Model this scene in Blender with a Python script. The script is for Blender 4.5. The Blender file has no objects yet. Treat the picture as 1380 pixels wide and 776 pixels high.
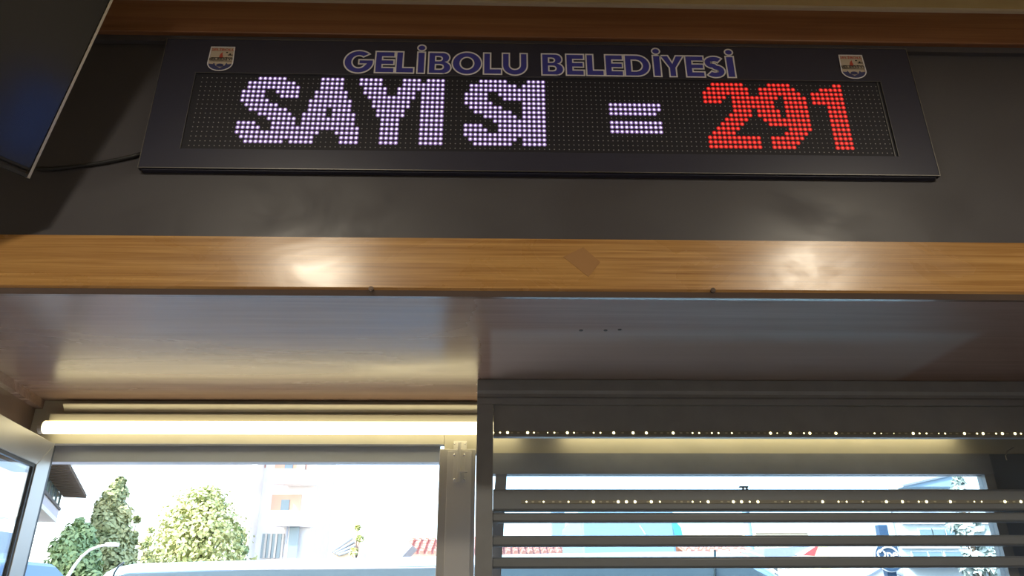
import bpy, bmesh, math, random
from mathutils import Vector, Matrix
random.seed(7)
S = bpy.context.scene
COL = S.collection

# ------------------------------------------------------------------ camera
F, YAW, PIT, ROL, EYE = 1000.0, -0.02613, 0.40825, -0.00373, Vector((0, 0, 1.6))
_f = Vector((-math.sin(YAW)*math.cos(PIT), math.cos(YAW)*math.cos(PIT), math.sin(PIT)))
_r = Vector((math.cos(YAW), math.sin(YAW), 0)); _u = _r.cross(_f)
RGT = math.cos(ROL)*_r + math.sin(ROL)*_u
UPV = -math.sin(ROL)*_r + math.cos(ROL)*_u
cam = bpy.data.objects.new('camera', bpy.data.cameras.new('camera')); COL.objects.link(cam)
cam.data.sensor_width = 36; cam.data.lens = 36*F/1380; cam.data.clip_start = .05; cam.data.clip_end = 500
cam.matrix_world = Matrix(((RGT.x, UPV.x, -_f.x, EYE.x), (RGT.y, UPV.y, -_f.y, EYE.y), (RGT.z, UPV.z, -_f.z, EYE.z), (0, 0, 0, 1)))
S.camera = cam

def ray(x, y): return RGT*((x-690)/F) - UPV*((y-388)/F) + _f
def at(x, y, Y):
    r = ray(x, y); return EYE + r*(Y/r.y)

# ------------------------------------------------------------------ light
S.view_settings.view_transform = 'Standard'; S.view_settings.look = 'None'
S.view_settings.exposure = 0.14; S.view_settings.gamma = 1.0; S.view_settings.use_curve_mapping = False
W = bpy.data.worlds.new('sky'); S.world = W; W.use_nodes = True
nt = W.node_tree; bg = nt.nodes['Background']
sky = nt.nodes.new('ShaderNodeTexSky'); sky.sky_type = 'NISHITA'; sky.sun_disc = False
sky.sun_elevation = math.radians(42); sky.sun_rotation = math.radians(-124); sky.dust_density = 2.5; sky.air_density = 1.0
nt.links.new(sky.outputs[0], bg.inputs[0]); bg.inputs[1].default_value = 0.85
sun = bpy.data.objects.new('sun', bpy.data.lights.new('sun', 'SUN')); COL.objects.link(sun)
sun.data.energy = 10; sun.data.angle = math.radians(.6); sun.data.color = (1, .95, .86)
sun.rotation_euler = Vector((.62, .42, -.66)).to_track_quat('-Z', 'Y').to_euler()
LAMP_W = 19.0
LAMPS = [(-.70, -.05), (1.24, -.05)]
for lx, ly in LAMPS:                      # the two ceiling downlights above the viewer
    l = bpy.data.lights.new('downlight', 'AREA'); l.shape = 'DISK'; l.size = .19; l.energy = LAMP_W; l.color = (1, .89, .70)
    o = bpy.data.objects.new('downlight', l); COL.objects.link(o); o.location = (lx, ly, 2.818)

# ------------------------------------------------------------------ materials
MATS = {}
def mat(name, col, rough=.5, metal=0, spec=.5, emit=None, es=0, grain=None, coat=0, noise=None, bump=0, rnoise=None):
    m = bpy.data.materials.new(name); m.use_nodes = True; n = m.node_tree; p = n.nodes['Principled BSDF']
    p.inputs['Base Color'].default_value = (*col, 1); p.inputs['Roughness'].default_value = rough
    p.inputs['Metallic'].default_value = metal; p.inputs['Specular IOR Level'].default_value = spec
    p.inputs['Coat Weight'].default_value = coat
    if emit: p.inputs['Emission Color'].default_value = (*emit, 1); p.inputs['Emission Strength'].default_value = es
    def coords(sc):
        tc = n.nodes.new('ShaderNodeTexCoord'); mp = n.nodes.new('ShaderNodeMapping'); mp.inputs['Scale'].default_value = sc
        n.links.new(tc.outputs['Object'], mp.inputs[0]); return mp
    if grain:                              # (second colour, scale) wood figure drawn out along the board
        c2, sc = grain
        a = n.nodes.new('ShaderNodeTexNoise'); a.inputs['Scale'].default_value = 1; a.inputs['Detail'].default_value = 5; a.inputs['Distortion'].default_value = .6
        n.links.new(coords(sc).outputs[0], a.inputs['Vector'])
        b = n.nodes.new('ShaderNodeTexNoise'); b.inputs['Scale'].default_value = 1; b.inputs['Detail'].default_value = 3
        n.links.new(coords((sc[0]*3, sc[1]*5, sc[2]*5)).outputs[0], b.inputs['Vector'])
        ad = n.nodes.new('ShaderNodeMath'); ad.operation = 'MULTIPLY_ADD'; ad.inputs[1].default_value = .45
        n.links.new(b.outputs[0], ad.inputs[0]); n.links.new(a.outputs[0], ad.inputs[2])
        rp = n.nodes.new('ShaderNodeValToRGB'); rp.color_ramp.elements[0].position = .52; rp.color_ramp.elements[1].position = .95
        rp.color_ramp.elements[0].color = (*c2, 1); rp.color_ramp.elements[1].color = (*col, 1)
        n.links.new(ad.outputs[0], rp.inputs[0]); n.links.new(rp.outputs[0], p.inputs['Base Color'])
        bp = n.nodes.new('ShaderNodeBump'); bp.inputs['Strength'].default_value = bump or .04; bp.inputs['Distance'].default_value = .001
        n.links.new(ad.outputs[0], bp.inputs['Height']); n.links.new(bp.outputs[0], p.inputs['Normal'])
    if noise:                              # (second colour, scale) mottling, dirt and wear
        c2, sc = noise
        a = n.nodes.new('ShaderNodeTexNoise'); a.inputs['Scale'].default_value = sc; a.inputs['Detail'].default_value = 6
        n.links.new(coords((1, 1, 1)).outputs[0], a.inputs['Vector'])
        rp = n.nodes.new('ShaderNodeValToRGB'); rp.color_ramp.elements[0].position = .35; rp.color_ramp.elements[1].position = .68
        rp.color_ramp.elements[0].color = (*c2, 1); rp.color_ramp.elements[1].color = (*col, 1)
        n.links.new(a.outputs[0], rp.inputs[0]); n.links.new(rp.outputs[0], p.inputs['Base Color'])
    if rnoise:                             # (low, high, scale vector) wiped and smeared gloss
        a = n.nodes.new('ShaderNodeTexNoise'); a.inputs['Scale'].default_value = 1; a.inputs['Detail'].default_value = 7; a.inputs['Distortion'].default_value = 1.2
        n.links.new(coords(rnoise[2]).outputs[0], a.inputs['Vector'])
        mr = n.nodes.new('ShaderNodeMapRange'); mr.inputs[1].default_value = .35; mr.inputs[2].default_value = .7
        mr.inputs[3].default_value = rnoise[0]; mr.inputs[4].default_value = rnoise[1]
        n.links.new(a.outputs[0], mr.inputs[0]); n.links.new(mr.outputs[0], p.inputs['Roughness'])
    MATS[name] = m; return m

def glass(name, tint=(.93, .96, .97), rough=.0, ior=1.45):
    m = bpy.data.materials.new(name); m.use_nodes = True; n = m.node_tree; n.nodes.clear()
    o = n.nodes.new('ShaderNodeOutputMaterial'); t = n.nodes.new('ShaderNodeBsdfTransparent'); g = n.nodes.new('ShaderNodeBsdfGlossy')
    mx = n.nodes.new('ShaderNodeMixShader'); lw = n.nodes.new('ShaderNodeLayerWeight'); lw.inputs[0].default_value = .5
    pw = n.nodes.new('ShaderNodeMath'); pw.operation = 'POWER'; pw.inputs[1].default_value = 5; n.links.new(lw.outputs['Facing'], pw.inputs[0])
    fr = n.nodes.new('ShaderNodeMath'); fr.operation = 'MULTIPLY_ADD'; fr.inputs[1].default_value = .9; fr.inputs[2].default_value = .035; n.links.new(pw.outputs[0], fr.inputs[0])
    t.inputs[0].default_value = (*tint, 1); g.inputs['Roughness'].default_value = rough
    n.links.new(fr.outputs[0], mx.inputs[0]); n.links.new(t.outputs[0], mx.inputs[1]); n.links.new(g.outputs[0], mx.inputs[2]); n.links.new(mx.outputs[0], o.inputs[0])
    return m

M_wood = mat('fascia_wood', (.58, .33, .115), .34, grain=((.33, .155, .045), (2.2, 60, 120)), rnoise=(.22, .36, (5, 9, 9)))
M_wood2 = mat('beam_wood', (.30, .135, .06), .38, grain=((.20, .08, .035), (1.6, 30, 48)))
M_soffit = mat('soffit_laminate', (.27, .185, .155), .22, grain=((.21, .14, .115), (1.6, 40, 40)), bump=.02, spec=.42, rnoise=(.20, .30, (1.2, 5, 5)))
def dulled_worn_soffit(m):         # right half of the board dulled to weaken the window's reflection, with a paler patch where a panel was once screwed on
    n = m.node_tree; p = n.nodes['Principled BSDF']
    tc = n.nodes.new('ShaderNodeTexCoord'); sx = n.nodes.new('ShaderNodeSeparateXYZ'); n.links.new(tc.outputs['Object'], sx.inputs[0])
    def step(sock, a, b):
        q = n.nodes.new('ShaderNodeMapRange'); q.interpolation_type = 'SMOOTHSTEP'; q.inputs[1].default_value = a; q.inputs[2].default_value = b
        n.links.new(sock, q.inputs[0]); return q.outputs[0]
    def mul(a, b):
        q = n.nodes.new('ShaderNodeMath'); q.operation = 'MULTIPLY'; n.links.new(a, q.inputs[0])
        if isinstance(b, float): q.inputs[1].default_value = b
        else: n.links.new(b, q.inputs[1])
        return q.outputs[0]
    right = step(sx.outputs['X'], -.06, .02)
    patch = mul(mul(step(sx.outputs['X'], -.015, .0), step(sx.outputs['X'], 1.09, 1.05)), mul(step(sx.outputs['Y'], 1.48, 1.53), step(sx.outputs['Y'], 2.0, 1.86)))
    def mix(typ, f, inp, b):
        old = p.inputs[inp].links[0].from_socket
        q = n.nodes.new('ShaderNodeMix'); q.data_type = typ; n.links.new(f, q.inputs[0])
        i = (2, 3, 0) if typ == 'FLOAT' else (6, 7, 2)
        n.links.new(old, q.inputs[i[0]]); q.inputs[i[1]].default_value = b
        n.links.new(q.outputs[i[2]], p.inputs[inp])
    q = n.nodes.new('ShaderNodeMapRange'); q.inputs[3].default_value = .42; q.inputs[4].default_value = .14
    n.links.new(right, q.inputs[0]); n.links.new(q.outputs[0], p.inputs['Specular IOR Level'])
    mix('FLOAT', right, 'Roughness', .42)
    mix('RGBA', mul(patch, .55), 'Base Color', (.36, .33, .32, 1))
dulled_worn_soffit(M_soffit)
M_edge = mat('edge_band', (.16, .11, .085), .2)
M_panel = mat('black_laminate', (.074, .070, .080), .42, spec=.35, rnoise=(.32, .55, (4, 5, 5)))
M_ceil = mat('ceiling_paint', (.60, .47, .22), .8, noise=((.56, .43, .19), 9))
M_cream = mat('cream_wall', (.55, .50, .42), .8, noise=((.50, .45, .37), 5))
M_floor = mat('floor_tile', (.30, .27, .24), .4, noise=((.25, .22, .2), 6))
M_caulk = mat('caulk', (.6, .52, .40), .6)
M_frame = mat('sign_frame', (.030, .031, .058), .36, spec=.5)
M_edgemetal = mat('sign_edge', (.30, .29, .28), .35, metal=1)
M_board = mat('led_board', (.020, .020, .030), .55, spec=.3)
M_unlit = mat('led_unlit', (.34, .33, .36), .25, spec=.8)
M_core_w = mat('led_white_core', (.8, .8, .8), .4, emit=(.97, .86, 1.0), es=1.6)
M_halo_w = mat('led_white_bloom', (.3, .25, .4), .5, emit=(.15, .085, .29), es=1.0)  # purple camera bloom painted as a glowing disc around each white diode
M_core_r = mat('led_red_core', (.8, .2, .2), .4, emit=(1.0, .06, .045), es=1.2)
M_halo_r = mat('led_red_bloom', (.3, .02, .02), .5, emit=(.50, .004, .004), es=1.0)  # red bloom, likewise painted as a glowing disc around each red diode
M_blue = mat('letter_blue', (.055, .055, .36), .4)
M_outl = mat('letter_outline', (.86, .84, .90), .45)
M_crest = mat('crest_cream', (.56, .47, .38), .5)
M_navy = mat('crest_navy', (.04, .045, .16), .5)
M_red = mat('crest_red', (.5, .07, .04), .5)
M_black = mat('ink_black', (.012, .011, .012), .5)
M_tv = mat('tv_plastic', (.014, .014, .016), .4)
M_tvscreen = mat('tv_screen', (.006, .006, .008), .14, spec=.6)
M_tvedge = mat('tv_edge', (.50, .46, .38), .3, metal=1)
M_cable = mat('cable_rubber', (.02, .02, .022), .5)
M_alu = mat('grey_aluminium', (.36, .355, .34), .38, metal=.55, noise=((.31, .305, .29), 14))
M_aluL = mat('pale_aluminium', (.40, .39, .37), .36, metal=.5)
M_lintel = mat('lintel_paint', (.47, .445, .37), .5, noise=((.43, .41, .34), 11))
M_gasket = mat('gasket', (.05, .055, .06), .6)
M_shut = mat('shutter_grey', (.29, .30, .315), .36, metal=.2, noise=((.255, .265, .28), 16))
M_slat = mat('slat_grey', (.20, .22, .245), .38, metal=.2)
M_strip = mat('strip_tape', (.22, .21, .17), .5)
M_diode = mat('diode_lit', (.9, .85, .6), .4, emit=(1, .90, .50), es=3.0)
M_diode_off = mat('diode_dead', (.5, .48, .36), .4)
M_tube = mat('tube_lit', (.9, .9, .9), .4, emit=(1, .85, .47), es=3.6)
M_cap = mat('tube_cap', (.5, .48, .42), .5)
M_screw = mat('screw_dark', (.05, .03, .02), .4, metal=.6)
M_tape = mat('tape_residue', (.385, .205, .085), .75, spec=.2)
M_white = mat('fixture_white', (.62, .55, .38), .5)
M_glassclear = glass('pane_clear', (.96, .98, .98))
M_glassblue = glass('pane_bluish', (.80, .88, .92))
M_van = mat('van_paint', (.40, .62, .76), .25, spec=.5, coat=.4)
M_truck = mat('truck_paint', (.20, .33, .43), .35)
M_teal = mat('teal_plastic', (.06, .30, .42), .4)
M_darkglass = mat('vehicle_glass', (.03, .045, .05), .08)
M_rubber = mat('tyre', (.02, .02, .02), .8)
M_steel = mat('wheel_steel', (.5, .5, .5), .3, metal=.8)
M_leaf = mat('leaf_green', (.36, .46, .20), .6, noise=((.20, .31, .13), 1.3))
M_leafY = mat('leaf_yellow_green', (.62, .62, .28), .6, noise=((.42, .50, .22), 1.5))
M_leafD = mat('leaf_conifer', (.28, .36, .17), .7, noise=((.46, .46, .22), .9))
M_leafP = mat('reflection_leaf', (.50, .58, .54), .5, noise=((.36, .45, .44), 1.5))  # pale tone of glass reflections, for the stand-in tree at far right
M_bolt = mat('bolt_metal', (.66, .64, .60), .4, metal=.15)
M_bark = mat('bark', (.14, .10, .07), .9)
M_bwhite = mat('render_white', (.82, .80, .77), .8, noise=((.78, .76, .73), 1.2))
M_bbeige = mat('render_beige', (.74, .62, .46), .85, noise=((.70, .58, .43), 1.5))
M_pink = mat('render_salmon', (.72, .42, .30), .85)
M_lilac = mat('parapet_lilac', (.55, .52, .58), .8)
M_tile = mat('terracotta', (.50, .25, .20), .8, noise=((.40, .19, .15), 4))
M_tileg = mat('eave_tile', (.10, .085, .085), .8)
M_slate = mat('slate_blue', (.30, .35, .42), .7)
M_bglass = mat('building_glass', (.16, .24, .28), .08)
M_pale = mat('pale_facade', (.55, .62, .64), .7, noise=((.50, .57, .60), 1.5))
M_palepost = mat('pale_blue_post', (.22, .34, .44), .5)
M_totem = mat('totem_navy', (.035, .075, .14), .45)
M_swhite = mat('sign_white', (.85, .85, .85), .5)
M_yellow = mat('yellow_render', (.70, .60, .32), .8)
M_redcloth = mat('red_cloth', (.55, .07, .07), .8)
M_awning = mat('awning_grey', (.24, .28, .36), .8)
M_asph = mat('asphalt', (.20, .20, .205), .9, noise=((.16, .16, .165), 3))
M_pave = mat('paving', (.50, .48, .45), .85, noise=((.45, .43, .40), 2))
M_chrome = mat('chrome', (.7, .7, .7), .18, metal=1)

# ------------------------------------------------------------------ mesh helpers
def root_loc(o):
    v = Vector((0, 0, 0))
    while o is not None: v += o.location; o = o.parent
    return v
class B:
    def __init__(s): s.v = []; s.f = []; s.m = []; s.T = None; s.mi = 0
    def add(s, vs, fs):
        k = len(s.v); s.v += [(s.T @ Vector(v)) if s.T else Vector(v) for v in vs]
        for f in fs: s.f.append([k+i for i in f]); s.m.append(s.mi)
        return s
    def box(s, x0, x1, y0, y1, z0, z1):
        return s.add([(x0,y0,z0),(x1,y0,z0),(x1,y1,z0),(x0,y1,z0),(x0,y0,z1),(x1,y0,z1),(x1,y1,z1),(x0,y1,z1)],
                     [(0,3,2,1),(4,5,6,7),(0,1,5,4),(1,2,6,5),(2,3,7,6),(3,0,4,7)])
    def prism(s, poly, d):                 # poly: 3D points, extruded by vector d
        n = len(poly); d = Vector(d); p = [Vector(q) for q in poly]
        nrm = sum(((p[i]-p[0]).cross(p[(i+1) % n]-p[0]) for i in range(1, n-1)), Vector())
        if nrm.dot(d) > 0: p.reverse()
        return s.add(p+[q+d for q in p], [tuple(range(n)), tuple(range(2*n-1, n-1, -1))]+[(i, i+n, (i+1) % n+n, (i+1) % n) for i in range(n)])
    def yz(s, poly, x0, x1): return s.prism([(x0, a, b) for a, b in poly], (x1-x0, 0, 0))
    def xz(s, poly, y0, y1): return s.prism([(a, y0, b) for a, b in poly], (0, y1-y0, 0))
    def tube(s, pts, r, n=8, cap=True):
        pts = [Vector(p) for p in pts]; rs = r if isinstance(r, (list, tuple)) else [r]*len(pts)
        vs = []; fs = []; ref = None
        for i, p in enumerate(pts):
            t = (pts[min(i+1, len(pts)-1)]-pts[max(i-1, 0)]).normalized()
            if ref is None: ref = t.orthogonal().normalized()
            ref = (ref-t*ref.dot(t)).normalized(); b = t.cross(ref)
            for k in range(n):
                a = 2*math.pi*k/n; vs.append(p+(ref*math.cos(a)+b*math.sin(a))*rs[i])
        for i in range(len(pts)-1):
            for k in range(n):
                fs.append((i*n+k, i*n+(k+1) % n, (i+1)*n+(k+1) % n, (i+1)*n+k))
        if cap: fs.append(tuple(range(n-1, -1, -1))); fs.append(tuple((len(pts)-1)*n+k for k in range(n)))
        return s.add(vs, fs)
    def dome(s, c, ax, r, h, n=8, rings=2):   # small domed disc on a surface, axis ax
        c = Vector(c); ax = Vector(ax).normalized(); u = ax.orthogonal().normalized(); w = ax.cross(u)
        vs = []; fs = []
        for j in range(rings):
            a = math.pi/2*j/rings
            for k in range(n):
                t = 2*math.pi*k/n; vs.append(c+(u*math.cos(t)+w*math.sin(t))*r*math.cos(a)+ax*h*math.sin(a))
        vs.append(c+ax*h)
        for j in range(rings-1):
            for k in range(n): fs.append((j*n+k, j*n+(k+1) % n, (j+1)*n+(k+1) % n, (j+1)*n+k))
        j = rings-1
        for k in range(n): fs.append((j*n+k, j*n+(k+1) % n, rings*n))
        return s.add(vs, fs)
    def build(s, name, m, parent=None, smooth=False, bevel=0, kind=None, loc=None):
        off = root_loc(parent) if parent else Vector(loc) if loc else Vector((0, 0, 0))
        me = bpy.data.meshes.new(name); me.from_pydata([v-off for v in s.v], [], s.f)
        ms = m if isinstance(m, (list, tuple)) else [m]
        for q in ms: me.materials.append(q)
        if len(ms) > 1: me.polygons.foreach_set('material_index', s.m)
        if smooth: me.polygons.foreach_set('use_smooth', [True]*len(me.polygons))
        me.update()
        o = bpy.data.objects.new(name, me); COL.objects.link(o)
        if parent: o.parent = parent
        elif loc: o.location = loc
        if bevel:
            b = o.modifiers.new('bevel', 'BEVEL'); b.width = bevel; b.segments = 2; b.limit_method = 'ANGLE'; b.angle_limit = math.radians(40)
        if kind: o['kind'] = kind
        return o
def bx(*a): return B().box(*a)
def thing(name, loc, label, cat, group=None):
    o = bpy.data.objects.new(name, None); o.empty_display_size = .05; COL.objects.link(o); o.location = loc
    o['label'] = label; o['category'] = cat
    if group: o['group'] = group
    return o
def tag(o, label, cat, group=None):
    o['label'] = label; o['category'] = cat
    if group: o['group'] = group
    return o
def copy_tree(o, parent=None, dz=None):
    c = o.copy(); COL.objects.link(c)
    if parent: c.parent = parent
    for ch in [k for k in bpy.data.objects if k.parent == o]: copy_tree(ch, c)
    return c

# ------------------------------------------------------------------ the room (setting)
ZS, ZC = 2.152, 2.852        # soffit and ceiling heights
XL, XR, YB = -2.0, 2.4, -2.2
def st(name, b, m, bevel=0): return b.build(name, m, kind='structure', bevel=bevel)
st('floor', bx(XL-.1, XR+.1, YB-.1, 2.25, -.12, 0), M_floor)
st('ceiling', bx(XL-.1, XR+.1, YB-.1, 2.25, ZC, ZC+.12), M_ceil)
st('wall_front', bx(XL, XR, 1.304, 1.36, ZS+.02, ZC), M_panel)
st('sun_blocker', bx(-3.4, XL-.1, YB-.1, 2.25, ZC, ZC+.12), M_cream)  # unseen roof piece added to keep direct sun off the side leaf
st('wall_back', bx(XL-.1, XR+.1, YB-.1, YB, 0, ZC), M_cream)
st('wall_left', bx(XL-.1, XL, YB, 1.36, 0, ZC), M_cream)
wr = B()                     # right wall with an opening added out of view for the television's blue reflection
wr.box(XR, XR+.1, YB, -.12, 0, ZC); wr.box(XR, XR+.1, .20, 2.2, 0, ZC); wr.box(XR, XR+.1, -.12, .20, 0, 1.42); wr.box(XR, XR+.1, -.12, .20, 1.92, ZC)
st('wall_right', wr, M_cream)
st('added_window', bx(XR+.045, XR+.051, -.12, .20, 1.42, 1.92), glass('added_blue_pane', (.42, .58, .95)))  # unseen blue pane added to put a blue smear into the television's reflection
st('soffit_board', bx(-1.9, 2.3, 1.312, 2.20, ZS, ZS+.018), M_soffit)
# side wall of the bay, running out at a slant to the window corner
d2 = Vector((-.1664, .9861, 0)); n2 = Vector((.9861, .1664, 0)); q0 = Vector((-1.257, 1.854, 0)); up = Vector((0, 0, 1))
def side(t, w, z): return q0 + d2*t + n2*w + up*z
def sbox(b, t0, t1, w0, w1, z0, z1):
    return b.prism([side(t0, w0, z0), side(t1, w0, z0), side(t1, w1, z0), side(t0, w1, z0)], (0, 0, z1-z0))
sw = B(); sbox(sw, -.45, .36, -.06, -.004, 1.965, ZS); sbox(sw, -.45, .36, -.06, -.004, 0, .95); st('wall_left_bay', sw, M_edge)
st('trim_3', sbox(B(), -.45, .30, -.004, .016, 2.128, ZS), M_soffit)
st('wall_right_bay', bx(1.72, 1.78, 1.36, 2.2, 0, ZS), M_shut)
# timber fascia and top beam
fa = st('trim_1', B().yz([(1.30, 2.162), (1.304, 2.158), (1.35, 2.158), (1.35, 2.268), (1.30, 2.268)], -1.9, 2.3), M_wood)
st('trim_4', B().yz([(1.303, 2.1575), (1.312, 2.149), (1.322, 2.149), (1.322, 2.1575)], -1.9, 2.3), M_edge)
st('trim_2', bx(XL, XR, 1.28, 1.3035, 2.757, ZC), M_wood2, .002)
st('trim_5', bx(XL, XR, 1.292, 1.3035, 2.742, 2.757), M_panel)
st('trim_6', bx(XL, XR, 1.272, 1.28, 2.845, ZC), M_caulk)
# patch of old tape and screw heads on the fascia
c = [at(x, y, 1.2995) for x, y in ((759, 346), (786, 333), (809, 353), (793, 373))]
tp = B().prism([tuple(q) for q in c], (0, .0008, 0)).build('tape_patch', M_tape); tp.parent = fa
for x, y in ((500, 389), (961, 391)):
    q = at(x, y, 1.30); s = B().tube([q+Vector((0, -.0012, 0)), q+Vector((0, .004, 0))], [.0050, .0050], 12)
    s.tube([q+Vector((0, -.0020, 0)), q+Vector((0, -.0008, 0))], [.003, .0036], 12).build('screw', M_screw, fa)
for x, y in ((783, 445), (816, 445), (835, 444)):
    r = ray(x, y); q = EYE + r*((ZS-1.6)/r.z)
    B().tube([q+Vector((0, 0, -.0012)), q+Vector((0, 0, .002))], .0042, 10).build('screw', M_screw, bpy.data.objects['soffit_board'])

# ------------------------------------------------------------------ window wall
YW = 2.11
ZL = 2.0295                  # underside of lintel
lin = B(); lin.box(-1.36, -.1395, YW, YW+.034, ZL, ZS); lin.box(-.1385, 1.72, YW, YW+.034, 2.0030, ZS)
st('wall_window', lin, M_lintel)
st('wall_window_right', bx(1.4135, 1.72, YW-.005, YW+.06, .9, 2.003), M_slat)
st('wall_below', bx(-1.40, 1.72, YW, YW+.06, 0, .92), M_cream)
# coved lip under the soffit above the tube
lip = B().yz([(2.084, 2.1375), (2.084, 2.1345), (2.098, 2.118), (2.1095, 2.1165), (2.1095, 2.1375)], -1.215, 1.60)
st('trim_7', lip, mat('lip_white', (.80, .77, .68), .45))
# window 1 head frame and left jamb
w1 = bx(-1.30, -.152, YW+.035, YW+.075, 1.985, 2.033).build('window_1', mat('head_frame', (.50, .54, .60), .35, metal=.3), kind='structure')

# tube lights
def tube_light(x0, x1, label):
    t = thing('tube_light', (x0, 2.09, 2.075), label, 'lamp', 'batten lights under the soffit')
    b = B().tube([(x0+.012, 2.066, 2.0651), (x1-.012, 2.066, 2.0651)], .0180, 16); b.build('tube', M_tube, t, True)
    for a, e in ((x0, x0+.012), (x1-.012, x1)): B().tube([(a, 2.066, 2.0651), (e, 2.066, 2.0651)], .0185, 16).build('end_cap', M_cap, t)
    bx(x0+.006, x1-.006, 2.080, 2.1095, 2.0840, 2.1080).build('housing', M_cap, t, bevel=.003)
    return t
tube_light(-1.250, .085, 'glowing white tube light above the open window at the left')
tube_light(.185, 1.345, 'tube light behind the dark shutter header, its glow on the lintel')

# door stile with flush bolt beside the open window
dr = bx(-.150, -.0492, 2.100, 2.139, .05, 2.0145).build('door_1', mat('door_grey', (.48, .465, .44), .4, metal=.2), kind='structure', bevel=.002)
bx(-.128, -.0600, 2.0965, 2.100, .05, 2.008).build('stile_face', mat('door_face', (.60, .58, .55), .42, metal=.15), dr, bevel=.001)
def P(x, y): return at(x, y, 2.0965)
bo = thing('slide_bolt', tuple(P(618, 630)), 'aluminium slide bolt at the top of the grey door post', 'bolt')
def rect(x0, x1, y0, y1, d0, d1):
    a = P(x0, y1); c = P(x1, y0); return bx(a.x, c.x, 2.0965-d1, 2.0965-d0, a.z, c.z)
rect(610.5, 627, 607, 650, .0, .003).build('base_plate', M_bolt, bo, bevel=.0006)
rect(616, 621.5, 596, 650, .003, .010).build('bolt_bar', M_bolt, bo, bevel=.001)
rect(620, 630, 635, 637.5, .006, .018).build('bolt_knob', M_bolt, bo, bevel=.0005)
for yy in (613, 646):
    for xx in (612.5, 625.5):
        q = P(xx, yy); B().dome(q+Vector((0, -.003, 0)), (0, -1, 0), .0032, .002, 10).build('screw', M_chrome, bo, True)
a = P(611, 602.5); c = P(629, 592)
kp = bx(a.x, c.x, 2.1065, 2.1098, c.z-.030, c.z-.002).build('bolt_keeper', M_bolt); tag(kp, 'small metal keeper plate on the lintel above the slide bolt', 'keeper')
kp.parent = None
for xx in (612.5, 627):
    q = at(xx, 597.5, 2.1065); B().dome(q, (0, -1, 0), .003, .002, 10).build('screw', M_chrome, kp, True)

# window 2 behind the shutter
w2 = bx(-.04, 1.413, 2.095, 2.135, 1.944, 2.002).build('window_2', M_shut, kind='structure')
B().xz([(.0075, 1.944), (.0385, 1.944), (-.043+.04, 1.25), (-.045, 1.25)], 2.097, 2.133).build('stile', M_shut, w2)
bx(1.386, 1.4133, 2.097, 2.133, 1.25, 1.944).build('stile', M_alu, w2)
bx(-.04, 1.413, 2.097, 2.133, 1.20, 1.25).build('rail', M_shut, w2)
B().xz([(.0372, 1.944), (1.386, 1.944), (1.386, 1.25), (.0, 1.25)], 2.112, 2.117).build('pane', M_glassblue, w2)

# slanted side leaf at the far left
e0 = Vector((-1.213, 2.088, 0))
def lf(t, w, z): return e0 - d2*t + n2*w + up*z
def lbox(b, t0, t1, w0, w1, z0, z1): return b.prism([lf(t0, w0, z0), lf(t1, w0, z0), lf(t1, w1, z0), lf(t0, w1, z0)], (0, 0, z1-z0))
w3 = B(); w3.prism([lf(0, 0, 2.024), lf(.085, 0, 1.953), lf(.085, 0, .92), lf(0, 0, .92)], n2*-.014)
w3 = w3.build('window_3', M_aluL, kind='structure', bevel=.0015)
B().prism([lf(0.0005, 0, 2.024), lf(.75, 0, 2.024), lf(.75, 0, 1.953), lf(.0855, 0, 1.953)], n2*-.014).build('rail', M_aluL, w3, bevel=.0015)
g = B(); lbox(g, .085, .095, -.013, -.003, .92, 1.953); lbox(g, .095, .75, -.013, -.003, 1.945, 1.953); g.build('gasket', M_gasket, w3)
lbox(B(), -.016, -.0005, -.014, -.002, .92, 2.02).build('seal', M_gasket, w3)
lbox(B(), .095, .75, -.011, -.007, .92, 1.945).build('pane', M_glassclear, w3)

# ------------------------------------------------------------------ louvred shutter
YS = 1.875
def Z(y, Y=YS): return at(1010, y, Y).z
sh = thing('louvred_shutter', (.7, YS+.02, .9), 'dark grey louvred metal shutter with LED strips, in front of the right window', 'shutter')
bx(-.0420, .0000, YS, YS+.045, .95, 2.0850).build('post', M_shut, sh, bevel=.0015)
bx(1.50, 1.545, YS, YS+.045, .95, 2.0850).build('post', M_shut, sh, bevel=.0015)
hd = B().yz([(YS, 2.151), (YS, Z(527)), (YS+.006, Z(531)), (YS+.006, Z(535)), (YS+.002, Z(537)), (YS+.002, 2.0855), (YS+.045, 2.0855), (YS+.045, 2.151)], -.0420, 1.545)
hd.build('header', M_shut, sh, bevel=.001)
bx(.0005, 1.4995, YS+.010, YS+.030, 2.0027, 2.085).build('board', M_shut, sh, bevel=.001)
slats = [(1.8730, 1.8205, .034), (1.8165, 1.7935, .026), (1.7633, 1.7377, .026), (1.7142, 1.6883, .026)]
z = 1.6718
while z > 1.0: slats.append((z-.003, z-.029, .026)); z -= .0492
for i, (z1, z0, dp) in enumerate(slats):
    k = .005; y0, y1 = YS+.008, YS+.008+dp
    B().yz([(y0+k, z0), (y0, z0+k), (y0, z1-k), (y0+k, z1), (y1-k, z1), (y1, z1-k), (y1, z0+k), (y1-k, z0)], .0005, 1.4995).build('slat', M_slat, sh, bevel=.0008)
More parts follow.
